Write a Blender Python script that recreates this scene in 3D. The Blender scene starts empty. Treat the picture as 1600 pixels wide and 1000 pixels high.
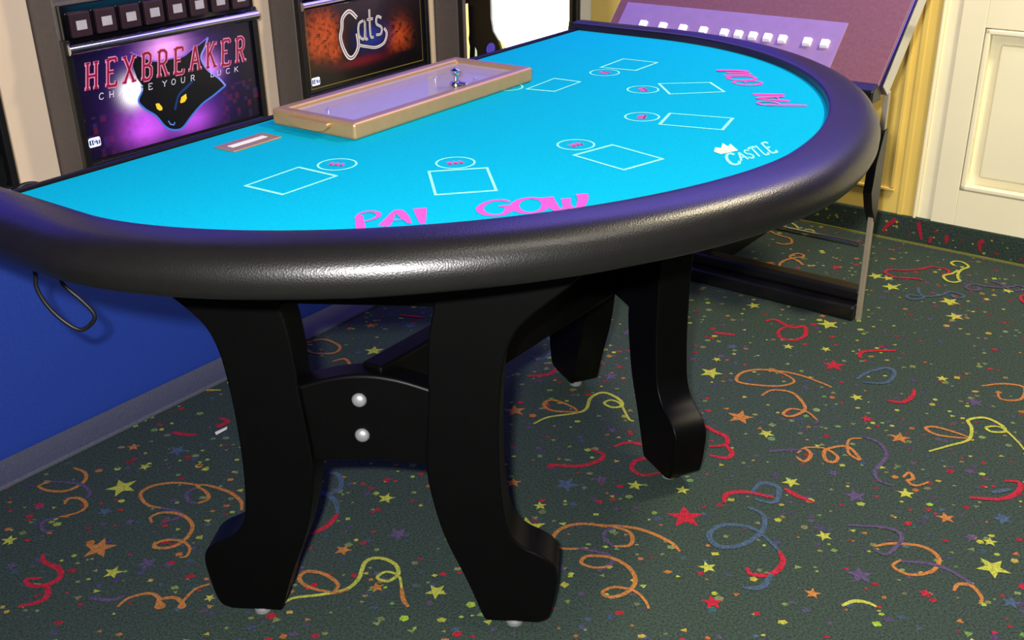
import bpy, bmesh, math, random
from mathutils import Matrix, Vector
from mathutils.geometry import tessellate_polygon

scene = bpy.context.scene
COL = scene.collection

# ---------------------------------------------------------------- camera
cam_data = bpy.data.cameras.new('camera')
cam_data.sensor_width = 36.0
cam_data.lens = 1700.0 / 1600.0 * 36.0
cam_data.clip_start = 0.02
camera = bpy.data.objects.new('camera', cam_data)
COL.objects.link(camera)
camera.matrix_world = (Matrix.Translation((0, 0, 1.22))
                       @ Matrix.Rotation(math.radians(90 - 25.116), 4, 'X')
                       @ Matrix.Rotation(math.radians(-1.142), 4, 'Z'))
scene.camera = camera

# ---------------------------------------------------------------- world, lights, exposure
world = bpy.data.worlds.new('world')
scene.world = world
world.use_nodes = True
world.node_tree.nodes['Background'].inputs[0].default_value = (0.42, 0.40, 0.46, 1)
world.node_tree.nodes['Background'].inputs[1].default_value = 0.12


def area_light(name, loc, target, size, size_y, energy, color):
    d = bpy.data.lights.new(name, 'AREA')
    d.shape = 'RECTANGLE'
    d.size, d.size_y = size, size_y
    d.energy = energy
    d.color = color
    o = bpy.data.objects.new(name, d)
    COL.objects.link(o)
    o.location = loc
    o.rotation_euler = (Vector(target) - Vector(loc)).to_track_quat('-Z', 'Y').to_euler()
    return o


# the camera's own flash, just above and beside the lens
area_light('camera_flash', (-0.06, 0.0, 1.29), (-0.06, 1.7, 0.62), 0.05, 0.03, 40.0, (1.0, 0.97, 0.95))
# fluorescent ceiling fixture of the room
area_light('ceiling_lamp', (1.0, 0.6, 2.62), (1.0, 0.6, 0), 1.2, 0.6, 12.0, (1.0, 0.93, 0.80))
# warm downlight close to the panelled wall
area_light('wall_downlight', (1.62, 2.0, 2.62), (1.95, 2.45, 0.2), 0.3, 0.3, 50.0, (1.0, 0.87, 0.58))
# unseen violet-blue light, added over the slant-top machine to tint the rail top
area_light('rail_tint_light', (0.75, 3.1, 1.95), (0.0, 1.9, 0.8), 2.0, 0.9, 15.0, (0.27, 0.20, 1.0))

scene.view_settings.view_transform = 'Standard'
scene.view_settings.look = 'None'
scene.view_settings.gamma = 1.0
scene.view_settings.use_curve_mapping = False
scene.view_settings.exposure = 0.6

STARS = [(0.47,2.283,0.027,'Y'),(0.003,2.122,0.024,'O'),(0.498,2.074,0.029,'O'),(0.54,2.002,0.017,'Y'),(0.816,1.974,0.022,'O'),(0.548,1.816,0.018,'Y'),(0.76,1.769,0.017,'Y'),(0.321,1.706,0.034,'R'),(0.102,1.824,0.025,'B'),(0.238,1.816,0.016,'Y'),(0.329,1.796,0.014,'Y'),(0.047,1.752,0.013,'Y'),(-0.004,1.834,0.016,'O'),(0.172,1.839,0.014,'P'),(0.66,1.764,0.022,'P'),(0.808,1.687,0.017,'O'),(0.912,1.68,0.019,'B'),(0.566,1.639,0.015,'Y'),(0.86,1.611,0.013,'Y'),(0.835,1.537,0.028,'Y'),(0.598,1.524,0.023,'P'),(0.337,1.554,0.016,'Y'),(0.503,1.478,0.014,'O'),(0.694,1.472,0.012,'R'),(0.329,1.46,0.018,'R'),(0.769,2.309,0.027,'R'),(0.777,2.151,0.015,'Y'),(1.001,2.232,0.014,'Y'),(1.032,2.118,0.02,'P'),(0.914,1.842,0.013,'P'),(0.641,1.846,0.012,'P'),(0.212,2.029,0.011,'P'),(0.771,2.056,0.014,'R'),(0.231,2.276,0.019,'P'),(0.828,1.445,0.016,'B'),(0.079,1.56,0.009,'P'),(-0.791,1.845,0.03,'Y'),(-0.77,1.645,0.03,'O'),(-0.721,1.573,0.017,'Y'),(-0.948,1.675,0.015,'Y'),(-0.767,1.92,0.013,'Y'),(-0.815,1.999,0.014,'O'),(-0.716,1.981,0.022,'B'),(-0.866,2.082,0.016,'Y'),(-0.798,1.762,0.015,'B'),(-0.74,1.726,0.011,'P'),(-0.667,1.597,0.017,'P'),(-0.935,1.787,0.011,'R'),(-0.53,1.498,0.01,'Y'),(-0.913,1.598,0.011,'P'),(-0.347,2.436,0.024,'Y'),(-0.371,2.584,0.016,'O'),(0.001,2.124,0.027,'O'),(0.022,1.68,0.034,'Y'),(-0.006,1.833,0.017,'O'),(0.047,1.751,0.015,'Y'),(-0.22,1.671,0.021,'P'),(-0.254,1.788,0.017,'Y'),(-0.317,1.625,0.016,'O'),(-0.14,1.503,0.019,'Y'),(0.104,1.823,0.024,'B'),(-0.267,2.579,0.018,'B'),(0.685,2.413,0.014,'Y'),(0.773,2.395,0.013,'Y'),(0.547,2.419,0.016,'B'),(0.496,2.352,0.011,'Y'),(0.295,2.511,0.016,'P'),(0.233,2.264,0.015,'P')]
RIBBONS = [('Y',[(0.043,2.063),(0.076,2.09),(0.135,2.105),(0.162,2.123),(0.177,2.175),(0.209,2.197),(0.24,2.165),(0.244,2.135),(0.222,2.128),(0.205,2.147),(0.221,2.161),(0.241,2.142),(0.253,2.076),(0.263,2.066)]),('O',[(0.139,2.11),(0.085,2.119),(0.068,2.149),(0.09,2.167),(0.133,2.132),(0.143,2.105)]),('O',[(0.735,2.199),(0.715,2.224),(0.665,2.27),(0.593,2.294),(0.543,2.28),(0.523,2.24),(0.561,2.219),(0.621,2.212),(0.656,2.234),(0.635,2.276),(0.607,2.285)]),('O',[(0.565,2.167),(0.594,2.192),(0.636,2.18),(0.65,2.133),(0.645,2.097),(0.61,2.072),(0.595,2.084),(0.618,2.105),(0.65,2.089),(0.662,2.053)]),('R',[(0.069,1.897),(0.129,1.889),(0.171,1.906),(0.185,1.931),(0.161,1.951)]),('R',[(0.21,1.962),(0.246,1.976),(0.288,1.952),(0.281,1.921),(0.248,1.903),(0.238,1.873),(0.259,1.85),(0.293,1.859)]),('R',[(0.405,2.056),(0.427,2.02),(0.451,1.992),(0.445,1.96),(0.409,1.954)]),('R',[(0.445,1.96),(0.452,1.927),(0.435,1.909),(0.404,1.922)]),('O',[(0.581,1.909),(0.593,1.89),(0.613,1.915),(0.606,1.94),(0.587,1.922)]),('O',[(0.607,1.944),(0.646,1.939),(0.665,1.906),(0.652,1.885),(0.638,1.895),(0.648,1.932),(0.696,1.944),(0.708,1.892),(0.692,1.918),(0.707,1.969),(0.736,1.975)]),('P',[(0.528,1.931),(0.57,1.935),(0.604,1.934)]),('P',[(0.741,1.981),(0.767,1.954),(0.765,1.903),(0.725,1.849),(0.723,1.813),(0.744,1.796)]),('O',[(0.772,1.823),(0.791,1.841),(0.792,1.819),(0.778,1.812),(0.788,1.794),(0.819,1.807)]),('Y',[(0.858,1.918),(0.906,1.938),(0.956,1.96),(0.981,2.006),(0.987,2.04),(1.026,2.049),(1.049,2.017),(1.045,1.99),(1.017,1.991),(1.014,2.009),(1.045,2.007),(1.055,1.95),(1.055,1.917)]),('O',[(0.959,1.966),(0.902,1.982),(0.884,2.01),(0.907,2.016),(0.946,1.987),(0.965,1.966)]),('R',[(0.403,1.751),(0.414,1.779),(0.451,1.785),(0.501,1.764)]),('R',[(0.53,1.794),(0.549,1.768),(0.575,1.745)]),('B',[(0.463,1.782),(0.489,1.814),(0.518,1.798),(0.5,1.748),(0.465,1.76)]),('B',[(0.446,1.733),(0.469,1.706),(0.455,1.655),(0.41,1.616),(0.368,1.613),(0.356,1.648),(0.386,1.677),(0.433,1.671),(0.457,1.639),(0.474,1.595)]),('R',[(0.474,1.595),(0.472,1.562),(0.445,1.531),(0.411,1.532),(0.406,1.55)]),('B',[(0.445,1.531),(0.42,1.496),(0.387,1.497)]),('O',[(0.295,1.601),(0.281,1.63),(0.237,1.667),(0.196,1.681),(0.172,1.684)]),('O',[(0.171,1.679),(0.123,1.691),(0.085,1.677),(0.068,1.647),(0.082,1.617),(0.13,1.616)]),('P',[(0.112,1.616),(0.158,1.6),(0.171,1.576),(0.155,1.558),(0.142,1.549)]),('P',[(0.199,1.678),(0.17,1.669),(0.162,1.644),(0.178,1.619)]),('O',[(0.178,1.619),(0.208,1.623),(0.212,1.657),(0.183,1.679),(0.147,1.687)]),('O',[(0.167,1.562),(0.137,1.559),(0.115,1.573),(0.128,1.592),(0.169,1.586),(0.198,1.557),(0.206,1.52),(0.188,1.49),(0.159,1.478),(0.146,1.491),(0.167,1.504),(0.2,1.494),(0.216,1.468),(0.22,1.447)]),('P',[(0.617,1.669),(0.676,1.662),(0.704,1.646),(0.7,1.617),(0.661,1.579),(0.644,1.599)]),('O',[(0.648,1.604),(0.684,1.612),(0.734,1.601),(0.751,1.567),(0.726,1.531),(0.684,1.523),(0.663,1.547),(0.683,1.565)]),('P',[(0.681,1.56),(0.723,1.554),(0.756,1.534),(0.778,1.502),(0.779,1.489)]),('O',[(0.744,1.477),(0.758,1.494),(0.779,1.489),(0.784,1.459),(0.774,1.443)]),('R',[(0.878,1.751),(0.935,1.744),(0.976,1.765),(0.994,1.798),(0.967,1.805)]),('B',[(0.926,1.766),(0.968,1.776)]),('B',[(0.803,2.236),(0.835,2.267),(0.889,2.29),(0.9,2.264),(0.866,2.217),(0.813,2.22)]),('R',[(0.842,2.133),(0.873,2.124),(0.905,2.153),(0.919,2.183)]),('O',[(1.077,2.193),(1.133,2.201),(1.17,2.181),(1.139,2.128),(1.096,2.13),(1.104,2.168)]),('Y',[(0.544,1.445),(0.567,1.456),(0.588,1.452),(0.601,1.441)]),('O',[(-0.915,1.921),(-0.883,1.899),(-0.876,1.865),(-0.899,1.836),(-0.936,1.838),(-0.962,1.855),(-0.944,1.871)]),('P',[(-0.944,1.871),(-0.884,1.861),(-0.851,1.831),(-0.849,1.806)]),('O',[(-0.886,1.788),(-0.884,1.808),(-0.861,1.807),(-0.841,1.783),(-0.849,1.76),(-0.879,1.746)]),('P',[(-0.879,1.746),(-0.905,1.732),(-0.894,1.702),(-0.872,1.701)]),('O',[(-0.531,1.756),(-0.54,1.788),(-0.572,1.821),(-0.614,1.843),(-0.638,1.848)]),('O',[(-0.638,1.848),(-0.688,1.858),(-0.731,1.847),(-0.746,1.819),(-0.721,1.782),(-0.691,1.77)]),('P',[(-0.691,1.77),(-0.656,1.757),(-0.646,1.738),(-0.677,1.72)]),('P',[(-0.636,1.839),(-0.654,1.82),(-0.642,1.791),(-0.622,1.783)]),('O',[(-0.622,1.783),(-0.606,1.798),(-0.616,1.822),(-0.642,1.844)]),('O',[(-0.694,1.721),(-0.702,1.74),(-0.682,1.754),(-0.644,1.745),(-0.616,1.714),(-0.613,1.678),(-0.63,1.647),(-0.658,1.641),(-0.67,1.652),(-0.652,1.665),(-0.621,1.661),(-0.601,1.639),(-0.601,1.615),(-0.613,1.612)]),('R',[(-0.867,1.63),(-0.857,1.607),(-0.826,1.589),(-0.812,1.569),(-0.816,1.55),(-0.84,1.538),(-0.862,1.545),(-0.868,1.558),(-0.844,1.56)]),('R',[(-0.83,1.544),(-0.816,1.519),(-0.82,1.498),(-0.854,1.484)]),('R',[(-0.747,2.058),(-0.719,2.047),(-0.691,2.044)]),('P',[(-0.739,1.504),(-0.701,1.497),(-0.68,1.508)]),('O',[(-0.683,1.479),(-0.67,1.502),(-0.638,1.513),(-0.617,1.498),(-0.615,1.476),(-0.604,1.479),(-0.617,1.494),(-0.59,1.5),(-0.569,1.478),(-0.576,1.475),(-0.573,1.493),(-0.56,1.523),(-0.539,1.535)]),('Y',[(-0.76,2.224),(-0.734,2.245),(-0.685,2.245)]),('R',[(-0.655,2.074),(-0.635,2.098),(-0.659,2.114)]),('O',[(-0.524,2.488),(-0.483,2.506),(-0.437,2.465),(-0.445,2.427),(-0.497,2.429),(-0.523,2.459)]),('O',[(-0.443,2.38),(-0.415,2.393),(-0.398,2.359),(-0.416,2.342)]),('B',[(-0.38,1.885),(-0.357,1.871),(-0.35,1.821),(-0.386,1.804)]),('B',[(-0.395,1.823),(-0.355,1.785),(-0.342,1.739)]),('R',[(-0.342,1.739),(-0.357,1.7),(-0.385,1.674)]),('Y',[(-0.406,1.47),(-0.386,1.492),(-0.34,1.5),(-0.299,1.512),(-0.279,1.54),(-0.272,1.588),(-0.248,1.599),(-0.219,1.581),(-0.21,1.552),(-0.227,1.533),(-0.246,1.543),(-0.232,1.559),(-0.209,1.547),(-0.201,1.514)]),('O',[(-0.201,1.514),(-0.195,1.482),(-0.185,1.464)]),('O',[(-0.316,1.504),(-0.36,1.519),(-0.383,1.543),(-0.374,1.564),(-0.342,1.556),(-0.313,1.527),(-0.316,1.504),(-0.293,1.512)]),('R',[(-0.3,2.645),(-0.234,2.627)]),('R',[(0.661,2.564),(0.689,2.57),(0.718,2.522),(0.752,2.528),(0.743,2.476),(0.707,2.448),(0.678,2.464),(0.685,2.509),(0.728,2.537)]),('R',[(0.516,2.501),(0.566,2.484)]),('B',[(0.031,2.449),(0.084,2.491),(0.102,2.446),(0.08,2.377),(0.036,2.393)]),('R',[(0.034,2.285),(0.083,2.29),(0.105,2.321)]),('R',[(0.843,2.343),(0.859,2.377),(0.942,2.38)])]
CAT = [(0.1517,0.7726),(0.1555,0.7578),(0.153,0.7411),(0.1578,0.7171),(0.1667,0.7009),(0.164,0.6868),(0.1519,0.6686),(0.1653,0.6481),(0.1896,0.6279),(0.2064,0.6029),(0.2223,0.5901),(0.2435,0.5853),(0.2594,0.591),(0.2811,0.608),(0.3151,0.6287),(0.348,0.6407),(0.3859,0.6567),(0.3696,0.677),(0.3459,0.6969),(0.3336,0.7144),(0.3293,0.7333),(0.3438,0.752),(0.3546,0.7712),(0.3301,0.7602),(0.3064,0.7522),(0.2824,0.7415),(0.2535,0.7421),(0.218,0.7424),(0.198,0.7474),(0.1793,0.7579),(0.1607,0.7668)]
EYES = [[(0.1928,0.6542),(0.2016,0.6539),(0.2085,0.6434),(0.2075,0.6376),(0.2003,0.6376),(0.1943,0.6434)],[(0.2559,0.6441),(0.2615,0.6552),(0.2753,0.66),(0.2753,0.6493),(0.2686,0.643),(0.2592,0.6419)]]
NOSE = [(0.2188,0.6108),(0.2227,0.6023),(0.2312,0.5989),(0.2351,0.6042)]
BLUE1 = [(0.2983,0.6845),(0.2777,0.6732),(0.2573,0.6621),(0.247,0.646),(0.2399,0.6307)]
HEXC = [((0.0469,0.7143),(0.0582,0.7688)),((0.0935,0.7128),(0.1044,0.7673)),((0.1364,0.7113),(0.147,0.7659)),((0.1805,0.7099),(0.1909,0.7645)),((0.2206,0.7085),(0.2307,0.7632)),((0.2635,0.7071),(0.2733,0.7618)),((0.3076,0.7057),(0.3171,0.7604)),((0.3509,0.7042),(0.3602,0.759)),((0.3935,0.7028),(0.4024,0.7576)),((0.4351,0.7014),(0.4438,0.7563))]
SUBC = [((0.0645,0.6904),(0.0671,0.7032)),((0.0889,0.6898),(0.0914,0.7025)),((0.1119,0.6893),(0.1144,0.7019)),((0.1353,0.6887),(0.1378,0.7012)),((0.1608,0.6881),(0.1632,0.7005)),((0.185,0.6875),(0.1873,0.6999)),((0.2219,0.6867),(0.2241,0.6988)),((0.2452,0.6861),(0.2474,0.6982)),((0.2706,0.6855),(0.2728,0.6975)),((0.2965,0.6849),(0.2985,0.6968)),((0.3513,0.6836),(0.3533,0.6952)),((0.3706,0.6832),(0.3725,0.6947)),((0.3961,0.6826),(0.398,0.694)),((0.4199,0.682),(0.4217,0.6933))]
IGT = [(0.0177,0.5991),(0.0439,0.5942),(0.0467,0.6141),(0.0208,0.6187)]
GLOW = {'white':(0.1426,0.691),'mag':(0.1638,0.6034),'top':(0.2406,0.7691),'right':(0.3469,0.7029),'low':(0.2816,0.5891),'ctr':(0.2412,0.6744),'tl':(0.0163,0.7984),'tr':(0.4869,0.7595),'bl':(0.0051,0.5818),'br':(0.4814,0.5577)}
CATS_C = [(0.1443,0.7279),(0.1371,0.7061),(0.1432,0.6786),(0.1592,0.6525),(0.1782,0.6508),(0.1976,0.6729),(0.1964,0.7066)]
CATS_U = [(0.2003,0.6758),(0.2288,0.6677),(0.2629,0.6603),(0.2939,0.6672),(0.3063,0.6894),(0.2976,0.7044)]
CATS_IN = [[(0.1952,0.7168),(0.1899,0.6909)],[(0.233,0.7076),(0.2326,0.6806)],[(0.2574,0.7038),(0.2567,0.6733)]]
CATS_OR = [(0.0652,0.7175,0.07),(0.0926,0.7197,0.06),(0.1137,0.667,0.035),(0.3555,0.6607,0.06),(0.3791,0.6285,0.03),(0.3329,0.6433,0.03)]
CATS_IGT = (0.0284,0.6065)
CATS_LINE = [(0.1811,0.5906),(0.3125,0.5923)]
M3 = {'yel':[(0.0234,0.6396),(0.0153,0.593),(0.0217,0.5607),(0.0344,0.5585),(0.0376,0.5961),(0.0334,0.6209),(0.037,0.6375)],'wht':[(0.0625,0.592),(0.0588,0.5542),(0.0717,0.5519),(0.0703,0.5802)],'glow':[(0.1583,0.622),(0.1808,0.5937),(0.2038,0.572),(0.252,0.5604),(0.3393,0.5496),(0.4368,0.5372),(0.5111,0.5346),(0.5386,0.5436),(0.5454,0.5618)]}
# ---------------------------------------------------------------- helpers
YAW = math.radians(37.5465)      # direction of the machine row
PHI = math.radians(36.605)       # direction of the card table
UX, UY = math.sin(YAW), math.cos(YAW)
VX, VY = math.cos(YAW), -math.sin(YAW)


def row(U, V, z=0.0):
    """row coordinates (U along the machines, V out of their fronts) to world"""
    return Vector((U * UX + V * VX, U * UY + V * VY, z))


def srgb(r, g, b):
    def f(c):
        c /= 255.0
        return c / 12.92 if c <= 0.04045 else ((c + 0.055) / 1.055) ** 2.4
    return (f(r), f(g), f(b))


def material(name, rgb, rough=0.5, metal=0.0, noise=None, bump=None, coat=0.0, emit=0.0,
             attr=False, spec=0.5, detail_bump=None):
    """procedural principled material: optional colour mottling, optional bump, optional colour attribute"""
    m = bpy.data.materials.new(name)
    m.use_nodes = True
    nt = m.node_tree
    p = nt.nodes['Principled BSDF']
    p.inputs['Roughness'].default_value = rough
    p.inputs['Metallic'].default_value = metal
    p.inputs['Specular IOR Level'].default_value = spec
    p.inputs['Coat Weight'].default_value = coat
    p.inputs['Coat Roughness'].default_value = 0.08
    tc = nt.nodes.new('ShaderNodeTexCoord')
    if attr:
        a = nt.nodes.new('ShaderNodeAttribute')
        a.attribute_name = 'Col'
        base = a.outputs['Color']
    else:
        n = nt.nodes.new('ShaderNodeRGB')
        n.outputs[0].default_value = (*rgb, 1)
        base = n.outputs[0]
    if noise:
        scale, amt = noise
        t = nt.nodes.new('ShaderNodeTexNoise')
        t.inputs['Scale'].default_value = scale
        t.inputs['Detail'].default_value = 4
        nt.links.new(tc.outputs['Object'], t.inputs['Vector'])
        mr = nt.nodes.new('ShaderNodeMapRange')
        mr.inputs[1].default_value, mr.inputs[2].default_value = 0.25, 0.75
        mr.inputs[3].default_value, mr.inputs[4].default_value = 1 - amt, 1 + amt
        nt.links.new(t.outputs['Fac'], mr.inputs[0])
        mx = nt.nodes.new('ShaderNodeMix')
        mx.data_type = 'RGBA'
        mx.blend_type = 'MULTIPLY'
        mx.inputs[0].default_value = 1.0
        nt.links.new(base, mx.inputs[6])
        nt.links.new(mr.outputs[0], mx.inputs[7])
        base = mx.outputs[2]
    nt.links.new(base, p.inputs['Base Color'])
    if emit:
        nt.links.new(base, p.inputs['Emission Color'])
        p.inputs['Emission Strength'].default_value = emit
    if bump:
        kind, scale, strength = bump
        if kind == 'leather':
            t = nt.nodes.new('ShaderNodeTexVoronoi')
            t.inputs['Scale'].default_value = scale
            o = t.outputs['Distance']
        else:
            t = nt.nodes.new('ShaderNodeTexNoise')
            t.inputs['Scale'].default_value = scale
            t.inputs['Detail'].default_value = 3
            o = t.outputs['Fac']
        nt.links.new(tc.outputs['Object'], t.inputs['Vector'])
        b = nt.nodes.new('ShaderNodeBump')
        b.inputs['Strength'].default_value = strength
        b.inputs['Distance'].default_value = 0.002
        nt.links.new(o, b.inputs['Height'])
        nt.links.new(b.outputs[0], p.inputs['Normal'])
    return m


class MB:
    """collects vertices and faces (with a colour each) for one mesh"""
    def __init__(self):
        self.v, self.f, self.c = [], [], []

    def add(self, verts, faces, col=None):
        n = len(self.v)
        self.v += [tuple(p) for p in verts]
        for f in faces:
            self.f.append([i + n for i in f])
            self.c.append(col)
        return self

    def box(self, x0, x1, y0, y1, z0, z1, col=None):
        v = [(x, y, z) for z in (z0, z1) for y in (y0, y1) for x in (x0, x1)]
        return self.add(v, [(0, 2, 3, 1), (4, 5, 7, 6), (0, 1, 5, 4), (2, 6, 7, 3), (0, 4, 6, 2), (1, 3, 7, 5)], col)

    def prism(self, poly, fn, d0, d1, col=None):
        """polygon of (a, b) extruded from depth d0 to d1; fn(a, b, d) gives the point"""
        n = len(poly)
        area = sum(poly[i][0] * poly[(i + 1) % n][1] - poly[(i + 1) % n][0] * poly[i][1] for i in range(n))
        if area < 0:
            poly = poly[::-1]
        v = [fn(a, b, d0) for a, b in poly] + [fn(a, b, d1) for a, b in poly]
        f = [list(range(n))[::-1], list(range(n, 2 * n))]
        f += [(i, (i + 1) % n, n + (i + 1) % n, n + i) for i in range(n)]
        return self.add(v, f, col)

    def tube(self, pts, r, seg=10, closed=False, col=None):
        pts = [Vector(p) for p in pts]
        n = len(pts)
        rings = []
        prev = None
        for i, p in enumerate(pts):
            t = (pts[min(i + 1, n - 1)] - pts[max(i - 1, 0)]).normalized()
            a = prev if prev is not None else (Vector((0, 0, 1)) if abs(t.z) < 0.9 else Vector((1, 0, 0)))
            a = (a - t * a.dot(t)).normalized()
            b = t.cross(a)
            prev = a
            rr = r[i] if isinstance(r, (list, tuple)) else r
            rings += [p + (a * math.cos(k * 2 * math.pi / seg) + b * math.sin(k * 2 * math.pi / seg)) * rr for k in range(seg)]
        f = []
        for i in range(n - 1):
            for k in range(seg):
                f.append((i * seg + k, i * seg + (k + 1) % seg, (i + 1) * seg + (k + 1) % seg, (i + 1) * seg + k))
        f.append(list(range(seg))[::-1])
        f.append(list(range((n - 1) * seg, n * seg)))
        return self.add(rings, f, col)

    def lathe(self, prof, centre, axis='z', seg=20, col=None):
        """profile of (radius, height)"""
        v, f = [], []
        for r, h in prof:
            for k in range(seg):
                a = 2 * math.pi * k / seg
                q = (r * math.cos(a), r * math.sin(a), h)
                if axis == 'x':
                    q = (q[2], q[0], q[1])
                v.append((centre[0] + q[0], centre[1] + q[1], centre[2] + q[2]))
        for i in range(len(prof) - 1):
            for k in range(seg):
                f.append((i * seg + k, i * seg + (k + 1) % seg, (i + 1) * seg + (k + 1) % seg, (i + 1) * seg + k))
        f.append(list(range(seg))[::-1])
        f.append(list(range((len(prof) - 1) * seg, len(prof) * seg)))
        return self.add(v, f, col)

    def ribbon(self, pts, width, fn, col=None, rise=0.0, lift=2):
        """flat strip of a 2D line; width is a number or one per point; fn(a, b) gives the point"""
        n = len(pts)
        v = []
        for i, p in enumerate(pts):
            q0, q1 = pts[max(i - 1, 0)], pts[min(i + 1, n - 1)]
            dx, dy = q1[0] - q0[0], q1[1] - q0[1]
            l = math.hypot(dx, dy) or 1e-9
            w = (width[i] if isinstance(width, (list, tuple)) else width) / 2
            for s in (1, -1):
                q = list(fn(p[0] - s * dy / l * w, p[1] + s * dx / l * w))
                q[lift] += rise * i / n
                v.append(q)
        return self.add(v, [(2 * i, 2 * i + 1, 2 * i + 3, 2 * i + 2) for i in range(n - 1)], col)

    def poly(self, pts, fn, col=None):
        v3 = [fn(a, b) for a, b in pts]
        tris = tessellate_polygon([[Vector((a, b, 0)) for a, b in pts]])
        return self.add(v3, [tuple(t) for t in tris], col)

    def build(self, name, mat, parent=None, smooth=None, bevel=0.0, fix=True):
        me = bpy.data.meshes.new(name)
        me.from_pydata(self.v, [], self.f)
        if any(c is not None for c in self.c):
            at = me.color_attributes.new('Col', 'FLOAT_COLOR', 'CORNER')
            vals = []
            for poly in me.polygons:
                c = self.c[poly.index] or (1, 1, 1)
                for _ in range(poly.loop_total):
                    vals += [c[0], c[1], c[2], 1.0]
            at.data.foreach_set('color', vals)
        if fix:
            bm = bmesh.new()
            bm.from_mesh(me)
            bmesh.ops.recalc_face_normals(bm, faces=bm.faces)
            bm.to_mesh(me)
            bm.free()
        if smooth is not None:
            me.polygons.foreach_set('use_smooth', [True] * len(me.polygons))
            me.set_sharp_from_angle(angle=math.radians(smooth))
        me.materials.append(mat)
        o = bpy.data.objects.new(name, me)
        COL.objects.link(o)
        o.parent = parent
        if bevel:
            b = o.modifiers.new('bevel', 'BEVEL')
            b.width = bevel
            b.segments = 3
            b.limit_method = 'ANGLE'
            b.angle_limit = math.radians(35)
            b.harden_normals = smooth is not None
        return o


def tag(o, label, cat, group=None):
    o['label'] = label
    o['category'] = cat
    if group:
        o['group'] = group
    return o


def structure(o):
    o['kind'] = 'structure'
    return o


def empty(name, loc, rz=0.0):
    o = bpy.data.objects.new(name, None)
    o.empty_display_size = 0.1
    COL.objects.link(o)
    o.location = loc
    o.rotation_euler = (0, 0, rz)
    return o


def smooth_line(pts, sub=6, closed=False):
    """Catmull-Rom through the points"""
    n = len(pts)
    out = []
    rng = range(n if closed else n - 1)
    for i in rng:
        g = (lambda k: pts[k % n]) if closed else (lambda k: pts[max(0, min(n - 1, k))])
        p0, p1, p2, p3 = g(i - 1), g(i), g(i + 1), g(i + 2)
        for s in range(sub):
            t = s / sub
            out.append(tuple(0.5 * (2 * p1[k] + (p2[k] - p0[k]) * t + (2 * p0[k] - 5 * p1[k] + 4 * p2[k] - p3[k]) * t * t
                                    + (3 * p1[k] - p0[k] - 3 * p2[k] + p3[k]) * t ** 3) for k in range(len(p1))))
    if not closed:
        out.append(tuple(pts[-1]))
    return out


# stroke alphabet: strokes in a unit box; stems marked for serifs
STEM = lambda x: [(x, 0), (x, 1)]
GLYPH = {
    'H': [STEM(.15), STEM(.85), [(.15, .5), (.85, .5)]],
    'E': [STEM(.2), [(.2, 1), (.85, 1), (.88, .85)], [(.2, .52), (.68, .52)], [(.2, 0), (.88, 0), (.92, .16)]],
    'X': [[(.08, 1), (.92, 0)], [(.92, 1), (.08, 0)]],
    'B': [STEM(.2), [(.2, 1), (.62, 1), (.82, .9), (.82, .64), (.62, .53), (.2, .53)],
          [(.62, .53), (.88, .42), (.88, .12), (.66, 0), (.2, 0)]],
    'R': [STEM(.2), [(.2, 1), (.62, 1), (.84, .9), (.84, .6), (.62, .5), (.2, .5)], [(.52, .5), (.92, 0)]],
    'A': [[(.08, 0), (.5, 1), (.92, 0)], [(.24, .34), (.76, .34)]],
    'K': [STEM(.2), [(.86, 1), (.22, .45)], [(.42, .62), (.92, 0)]],
    'C': [[(.88, .8), (.7, .97), (.4, .98), (.15, .75), (.1, .45), (.2, .15), (.45, .01), (.75, .04), (.9, .22)]],
    'G': [[(.88, .8), (.7, .97), (.4, .98), (.15, .75), (.1, .45), (.2, .15), (.45, .01), (.75, .04), (.86, .15), (.86, .42), (.58, .42)]],
    'N': [STEM(.14), STEM(.86), [(.14, 1), (.86, 0)]],
    'Y': [[(.08, 1), (.5, .5), (.92, 1)], [(.5, .5), (.5, 0)]],
    'O': [[(.5, 1), (.2, .85), (.08, .5), (.2, .15), (.5, 0), (.8, .15), (.92, .5), (.8, .85), (.5, 1)]],
    'U': [[(.14, 1), (.14, .3), (.3, .04), (.55, 0), (.78, .1), (.86, .35), (.86, 1)]],
    'L': [STEM(.22), [(.22, 0), (.86, 0), (.9, .18)]],
    'I': [STEM(.5)],
    'T': [STEM(.5), [(.08, .84), (.1, 1), (.9, 1), (.92, .84)]],
    'S': [[(.85, .82), (.65, .98), (.35, .98), (.14, .8), (.25, .58), (.7, .44), (.87, .22), (.68, .02), (.32, .01), (.12, .2)]],
}


def glyph(mb, ch, fn, weight, aspect, serif=0.0, col=None, lift=0):
    """draw one letter; fn(a, b) maps the unit box; weight is the stroke width in box heights"""
    lev = [0]

    def put(pts, w):
        # work in a box of true proportions so that strokes keep their width; each stroke lies a hair above the last
        lev[0] += 1

        def g(a, b):
            q = list(fn(a / aspect, b))
            q[lift] += .00005 * lev[0]
            return q
        mb.ribbon([(a * aspect, b) for a, b in pts], w, g, col, rise=.00004, lift=lift)
    for s in GLYPH[ch]:
        ends = s
        if len(s) > 2:
            # lengthen joints a little by repeating corner points
            ends = [s[0]]
            for i in range(1, len(s) - 1):
                ends += [(s[i][0] * .97 + s[i - 1][0] * .03, s[i][1] * .97 + s[i - 1][1] * .03),
                         (s[i][0] * .97 + s[i + 1][0] * .03, s[i][1] * .97 + s[i + 1][1] * .03)]
            ends.append(s[-1])
        put(ends, weight)
        if serif:
            for p in (s[0], s[-1]):
                if p[1] in (0, 1):
                    e = weight * .35 * (1 if p[1] == 0 else -1)
                    put([(p[0] - serif / aspect, p[1] + e), (p[0] + serif / aspect, p[1] + e)], weight * .8)


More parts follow.
